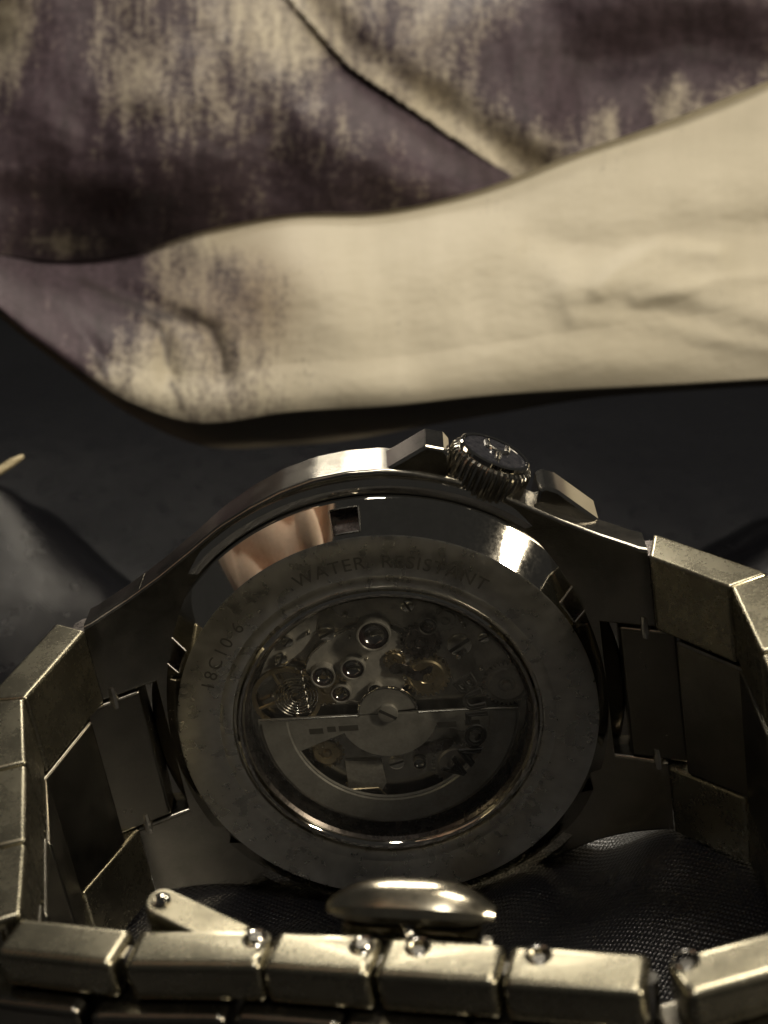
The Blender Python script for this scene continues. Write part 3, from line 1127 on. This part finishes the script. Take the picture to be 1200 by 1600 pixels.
def ground_z(x, y):
    d2 = (ctrl[:, 0] - x) ** 2 + (ctrl[:, 1] - y) ** 2
    w_ = 1.0 / (d2 + 16.0) ** 1.6
    z = float((w_ * ctrl[:, 2]).sum() / w_.sum())
    away = min(1.0, max(0.0, (math.hypot(x, (y + 18)) - 38) / 30))
    n1_ = mnoise.noise(Vector((x * 0.021 + 3.1, y * 0.016 + 1.7, 0.3)))
    n2_ = mnoise.noise(Vector((x * 0.05 + 9.1, y * 0.06, 4.3)))
    z += away * (5.0 * n1_ + 1.6 * n2_)
    z += 0.35 * mnoise.noise(Vector((x * 0.11, y * 0.13, 7.7)))
    # two folds that catch the lamp, left and right behind the watch
    tilt = 0.34
    z -= tilt * min(178.0, max(0.0, y - 22))
    wr = 1 + 0.22 * mnoise.noise(Vector((x * 0.06, y * 0.07, 2.0))) + 0.03 * mnoise.noise(Vector((x * 0.2, y * 0.2, 5.0)))
    z += 30.0 * wr * math.exp(-((x + 64) / 30) ** 2 - ((y - 112) / 21) ** 2)
    z += 29.0 * wr * math.exp(-((x - 66) / 28) ** 2 - ((y - 120) / 19) ** 2)
    return z


def axis_pts(lo, hi, fine_lo, fine_hi, step):
    a = list(np.arange(fine_lo, fine_hi + 1e-6, step))
    b, s = [], step
    x = fine_lo
    while x > lo:
        s *= 1.18
        x -= s
        b.append(x)
    c, s = [], step
    x = a[-1]
    while x < hi:
        s *= 1.18
        x += s
        c.append(x)
    return b[::-1] + a + c


gx = axis_pts(-900, 900, -90, 90, 1.5)
gy = axis_pts(-500, 1400, -70, 130, 1.5)
bm = bmesh.new()
gv = [[bm.verts.new((x, y, ground_z(x, y))) for x in gx] for y in gy]
for j in range(len(gy) - 1):
    for i in range(len(gx) - 1):
        bm.faces.new((gv[j][i], gv[j][i + 1], gv[j + 1][i + 1], gv[j + 1][i]))
ground = finish(bm, 'ground', 'black_satin', sharp=180)
ground['kind'] = 'structure'
ground['label'] = 'black satin cloth surface under the watch'

# ================================================================== printed cloth heaped behind the watch
XS = [-350, -180, 0, 100, 200, 310, 450, 600, 750, 900, 1050, 1200, 1380, 1560]
BOT = [300, 385, 485, 562, 628, 662, 645, 636, 620, 610, 602, 593, 586, 580]
RID = [330, 370, 396, 408, 397, 362, 336, 330, 296, 239, 186, 126, 60, 10]


def interp(x, xs, ys):
    """smooth interpolation through the listed stations"""
    x = min(max(x, xs[0]), xs[-1])
    for i in range(len(xs) - 1):
        if x <= xs[i + 1]:
            break
    s = (x - xs[i]) / (xs[i + 1] - xs[i])
    p0 = ys[max(i - 1, 0)]
    p1, p2 = ys[i], ys[i + 1]
    p3 = ys[min(i + 2, len(ys) - 1)]
    return 0.5 * ((2 * p1) + (-p0 + p2) * s + (2 * p0 - 5 * p1 + 4 * p2 - p3) * s * s + (-p0 + 3 * p1 - 3 * p2 + p3) * s ** 3)


def sst(a, b, x):
    t_ = min(1, max(0, (x - a) / (b - a)))
    return t_ * t_ * (3 - 2 * t_)


def seg_d(x, y, pts):
    """distance to a polyline and the signed side of it"""
    best, sd = 1e9, 1
    for (x0, y0), (x1, y1) in zip(pts, pts[1:]):
        dx, dy = x1 - x0, y1 - y0
        s = min(1, max(0, ((x - x0) * dx + (y - y0) * dy) / (dx * dx + dy * dy)))
        qx, qy = x0 + s * dx, y0 + s * dy
        d_ = math.hypot(x - qx, y - qy)
        if d_ < best:
            best = d_
            sd = 1 if (dx * (y - y0) - dy * (x - x0)) > 0 else -1
    return best, sd


def gauss(x, y, cx, cy, sx, sy):
    return math.exp(-((x - cx) / sx) ** 2 - ((y - cy) / sy) ** 2)


CREASE = [(300, -160), (450, 0), (545, 105), (640, 170), (720, 225), (800, 275), (900, 330)]


def print_roll(x, y):
    m_ = 1.3 - 0.85 * sst(120, 300, x + 0.35 * (y - 480)) - 0.75 * sst(300, 500, x - 0.3 * (y - 450))
    m_ += 0.30 * gauss(x, y, 400, 440, 80, 60)
    m_ -= 0.45 * gauss(x, y, 220, 590, 90, 50)
    m_ -= 0.35 * gauss(x, y, 330, 375, 70, 26)
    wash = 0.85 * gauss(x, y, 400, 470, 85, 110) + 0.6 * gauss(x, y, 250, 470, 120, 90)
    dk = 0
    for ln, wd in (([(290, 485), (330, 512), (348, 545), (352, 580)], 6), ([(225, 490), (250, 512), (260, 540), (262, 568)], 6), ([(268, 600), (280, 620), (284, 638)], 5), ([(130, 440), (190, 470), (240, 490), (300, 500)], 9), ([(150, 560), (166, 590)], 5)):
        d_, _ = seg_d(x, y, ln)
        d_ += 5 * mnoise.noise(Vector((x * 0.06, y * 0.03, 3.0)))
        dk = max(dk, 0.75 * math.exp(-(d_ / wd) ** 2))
    return m_, dk, wash


def print_back(x, y):
    d_, side = seg_d(x, y, CREASE)
    if side > 0:          # left of the crease
        m_ = 1.12
        m_ -= 0.75 * gauss(x, y, 410, 20, 110, 75)
        m_ -= 0.55 * gauss(x, y, 470, 90, 60, 60)
        m_ -= 0.95 * gauss(x, y, 0, 40, 50, 90)
        m_ -= 0.42 * gauss(x, y, 190, 70, 80, 110)
        m_ -= 0.38 * gauss(x, y, 320, 160, 120, 80)
        m_ -= 0.3 * gauss(x, y, 560, 200, 90, 70)
        m_ += 0.45 * math.exp(-(d_ / 60) ** 2) * sst(60, 160, y)
        m_ -= 0.6 * gauss(x, y, 90, 380, 60, 22)  # paler patch painted in for the highlight at the pinch
        m_ += 0.35 * gauss(x, y, 90, 170, 60, 120)
    else:
        m_ = 0.66
        m_ -= 0.45 * gauss(x, y, 770, 235, 90, 50)
        m_ -= 0.35 * math.exp(-(d_ / 55) ** 2)
        m_ -= 0.30 * gauss(x, y, 700, 170, 50, 50)
        m_ += 0.62 * gauss(x, y, 850, 110, 120, 100)
        m_ += 0.60 * gauss(x, y, 1120, 40, 180, 90)
        m_ += 0.55 * gauss(x, y, 960, 50, 120, 90)
        m_ += 0.2 * gauss(x, y, 600, 60, 60, 60)
        m_ -= 0.5 * gauss(x, y, 1045, 165, 28, 60)
        m_ -= 0.45 * gauss(x, y, 948, 205, 20, 40)
        m_ += 0.45 * gauss(x, y, 1000, 200, 30, 50)
    return m_, 0, 0.25


NXC = 330
x_lo, x_hi = -340.0, 1540.0


def cloth_mesh(name, rowfun, nrow, parent):
    vv, uv, pr = [], [], []
    for j in range(nrow + 1):
        for i in range(NXC + 1):
            x = x_lo + (x_hi - x_lo) * i / NXC
            co, (ux, uy), (m_, dk, ws) = rowfun(x, j / nrow)
            vv.append(tuple(co * U))
            uv.append((ux / 1200.0, uy / 1200.0))
            pr.append((min(1.3, max(-0.9, m_)), dk, min(1, ws), 1))
    ff = []
    for j in range(nrow):
        for i in range(NXC):
            a = j * (NXC + 1) + i
            ff.append((a, a + 1, a + NXC + 2, a + NXC + 1))
    me = bpy.data.meshes.new(name)
    me.from_pydata(vv, [], ff)
    at_ = me.color_attributes.new('print', 'FLOAT_COLOR', 'POINT')
    at_.data.foreach_set('color', [c for q in pr for c in q])
    ul = me.uv_layers.new(name='UVMap')
    loops = [0] * len(me.loops)
    me.loops.foreach_get('vertex_index', loops)
    ul.data.foreach_set('uv', [c for l_ in loops for c in uv[l_]])
    me.polygons.foreach_set('use_smooth', [True] * len(me.polygons))
    me.materials.append(MATS['printed_cloth'])
    o = bpy.data.objects.new(name, me)
    COL.objects.link(o)
    o.parent = parent
    return o


cloth = bpy.data.objects.new('printed_fabric', None)
COL.objects.link(cloth)
cloth.empty_display_size = 0.02
cloth['label'] = 'heaped cream cloth with brushed purple-brown print behind the watch'
cloth['category'] = 'cloth'
Y0 = 128.3                      # the camera's distance in front of the origin


def roll_row(x, s):
    """front fold: s 0 hidden underside, 0.12 lower lip, 0.75 ridge, 1 hidden behind the ridge"""
    yb, yr = interp(x, XS, BOT), interp(x, XS, RID)
    hang = 20 * math.sin(max(0, min(1, (x + 100) / 1500)) * PI)
    if s < 0.12:
        k_ = 1 - s / 0.12
        p_ = at(x, yb, 236 + 0) + np.array([0, 26 * k_ + 2 * k_, -1.5 * math.sin(k_ * PI) - 5 * k_ * k_])
        return p_, (x, yb + 60 * k_), print_roll(x, yb + 20 * k_)
    if s > 0.75:
        k_ = (s - 0.75) / 0.25
        p_ = at(x, yr, 268) + np.array([0, (20 - 4 * sst(480, 120, x)) * k_, -(22 - 15 * sst(420, 180, x)) * k_ * k_ - 3 * k_])
        return p_, (x, yr - 60 * k_), print_roll(x, yr - 10 * k_)
    k_ = (s - 0.12) / 0.63
    y = yb + (yr - yb) * k_
    Y = 236 - 1.0 * math.sin(min(1, k_ * 4) * PI) + 34 * k_ ** 1.5
    # wrinkles of the lit fold
    b = 0.0
    for ln, am, sg in (([(890, 455), (1000, 440), (1100, 472), (1280, 505)], 2.6, 34), ([(840, 372), (960, 395), (1060, 368), (1280, 350)], -2.0, 30),
                       ([(900, 500), (1040, 505), (1140, 535), (1280, 560)], 1.3, 17), ([(935, 455), (975, 410), (1030, 385), (1120, 395)], 1.4, 15),
                       ([(1000, 470), (1120, 440), (1280, 420)], 1.2, 14), ([(520, 350), (640, 420), (720, 520), (740, 600)], 1.0, 60),
                       ([(700, 330), (900, 300), (1200, 220)], -1.2, 40)):
        d_, _ = seg_d(x, y, ln)
        b += 0.6 * am * math.exp(-(d_ / sg) ** 2)
    d_, _ = seg_d(x, y, [(60, 430), (180, 450), (330, 520), (350, 590)])
    b -= 2.6 * math.exp(-(d_ / 18) ** 2)
    d_, _ = seg_d(x, y, [(60, 425), (150, 480), (255, 520), (265, 590)])
    b -= 2.4 * math.exp(-(d_ / 16) ** 2)
    d_, _ = seg_d(x, y, [(40, 430), (110, 500), (160, 570)])
    b -= 2.2 * math.exp(-(d_ / 18) ** 2)
    d_, _ = seg_d(x, y, [(440, 360), (520, 470), (560, 620)])
    b += 2.0 * math.exp(-(d_ / 70) ** 2)
    b += 2.2 * mnoise.noise(Vector((x * 0.005, y * 0.008, 2.2))) + 0.25 * mnoise.noise(Vector((x * 0.018, y * 0.026, 5.1))) + 0.12 * mnoise.noise(Vector((x * 0.06, y * 0.08, 1.1)))
    fade = math.sin(min(1, max(0, k_)) * PI) ** 0.6 if 0 < k_ < 1 else 0
    p_ = at(x, y, Y - b * fade)
    return p_, (x, y), print_roll(x, y)


def back_row(x, s):
    """rear panels: s 0 hidden in the valley behind the ridge, 1 above the picture"""
    yr = interp(x, XS, RID)
    y0, y1 = yr + 45, -170
    y = y0 + (y1 - y0) * s
    Y = 296 - 6 * sst(480, 120, x) + 46 * (s ** 0.95)
    d_, side = seg_d(x, y, CREASE)
    sd_ = d_ * side
    b = 13.0 * sst(-16, 70, sd_) - 2.0 * math.exp(-((sd_ + 25) / 26) ** 2) + 3.0 * math.exp(-((sd_ + 75) / 40) ** 2)
    if side > 0:
        b += 15.0 * (1 - ((y - 110) / 210) ** 2) * sst(0, 120, sd_) * sst(-60, 120, x)
        b += 12.0 * sst(90, -70, y) * sst(140, 0, x)
    else:
        b += 5.0 * (1 - ((y - 120) / 160) ** 2)
        b += 20.0 * sst(110, -60, y) * sst(760, 1020, x) - 0.025 * max(0, x - 800)
    # crosswise fold at the left, and soft hollows
    q = y - (302 + 0.12 * x)
    if x < 420:
        b += (3.0 * sst(24, -50, q) - 0.6 * math.exp(-(q / 20) ** 2)) * sst(420, 200, x)
    b += 10.0 * mnoise.noise(Vector((x * 0.0045, y * 0.006, 8.2))) + 1.4 * mnoise.noise(Vector((x * 0.016, y * 0.014, 3.3))) + 0.3 * mnoise.noise(Vector((x * 0.05, y * 0.05, 6.1)))
    p_ = at(x, y, Y - b)
    return p_, (x, y), print_back(x, y)


def under_row(x, s):
    """the lower layer tucked back under the front fold"""
    yb = interp(x, XS, BOT)
    low = yb + 10 + 42 * gauss(x, 0, 470, 0, 210, 1) + 14 * gauss(x, 0, 760, 0, 140, 1)
    y = (yb - 30) + (low - yb + 30) * min(1, s * 1.6)
    Y = 246 + 4 * math.sin(s * PI)
    p_ = at(x, y, Y + 1.5 * mnoise.noise(Vector((x * 0.01, y * 0.02, 1.0))))
    if s > 0.625:
        k_ = (s - 0.625) / 0.375
        p_ = p_ + np.array([0, 40 * k_, -3 * k_])
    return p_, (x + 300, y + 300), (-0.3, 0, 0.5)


cloth_mesh('front_fold', roll_row, 230, cloth)
cloth_mesh('rear_fold', back_row, 200, cloth)
cloth_mesh('lower_fold', under_row, 40, cloth)

# ------------------------------------------------------------------ gilt piping on the black cloth at the far left
bm = bmesh.new()
pp = [at(-120, 800, 190), at(-50, 765, 194), at(0, 735, 197), at(20, 722, 198), at(36, 713, 199)]
tube(bm, [tuple(p_) for p_ in pp], [0.6, 0.6, 0.62, 0.6, 0.35], 10)
tr_ = finish(bm, 'gold_piping', 'gold_thread')
tr_['label'] = 'short end of gold piping at the left edge, above the black satin'
tr_['category'] = 'piping'

# ------------------------------------------------------------------ the hand beside the camera, mirrored in the polished bevel
t = NT('skin')
v = t.coords()
t.l(t.ramp(t.noise(v, 0.12, 4), [(0.3, (0.80, 0.60, 0.49)), (0.7, (0.90, 0.72, 0.61))]), t.b.inputs['Base Color'])
t.b.inputs['Roughness'].default_value = 0.5
t.b.inputs['Subsurface Weight'].default_value = 0.15
t.b.inputs['Subsurface Radius'].default_value = (0.004, 0.0015, 0.0008)
HV, HE, HR = [], [], []


def chain(pts, radii, start=None):
    prev = start
    for p_, r_ in zip(pts, radii):
        HV.append((Vector(p_) + Vector((26, -6, 22))) * U)
        HR.append(r_ * U)
        if prev is not None:
            HE.append((prev, len(HV) - 1))
        prev = len(HV) - 1
    return prev


wrist = chain([(-250, -95, 92), (-215, -86, 100), (-185, -76, 106)], [30, 28, 33])
for kn, tip, r_ in (((-146, -64, 139), (18, -2), 10.0), ((-140, -60, 116), (24, 0), 10.4), ((-144, -58, 94), (20, 2), 9.8), ((-154, -58, 74), (12, 4), 8.6)):
    a, b, c = kn
    L_ = 1.0 + tip[0] / 120
    chain([(a - 22, b - 6, c), (a, b, c), (a + 34 * L_, b - 3, c - 4), (a + 54 * L_, b + 8, c - 12), (a + 64 * L_, b + 22, c - 19)], [13, r_ * 1.15, r_, r_ * 0.92, r_ * 0.78], wrist)
chain([(-176, -60, 132), (-150, -40, 152), (-120, -26, 156), (-96, -18, 148)], [14, 12, 10.5, 8.5], wrist)
me = bpy.data.meshes.new('hand')
me.from_pydata(HV, HE, [])
hand = bpy.data.objects.new('hand', me)
COL.objects.link(hand)
md = hand.modifiers.new('skin', 'SKIN')
md.use_smooth_shade = True
for sv_, r_ in zip(me.skin_vertices[0].data, HR):
    sv_.radius = (r_, r_)
me.skin_vertices[0].data[0].use_root = True
md = hand.modifiers.new('subdivide', 'SUBSURF')
md.levels = 2
md.render_levels = 2
me.materials.append(MATS['skin'])
hand['label'] = 'pink hand with spread fingers, mirrored in the rim of the case back'
hand['category'] = 'hand'
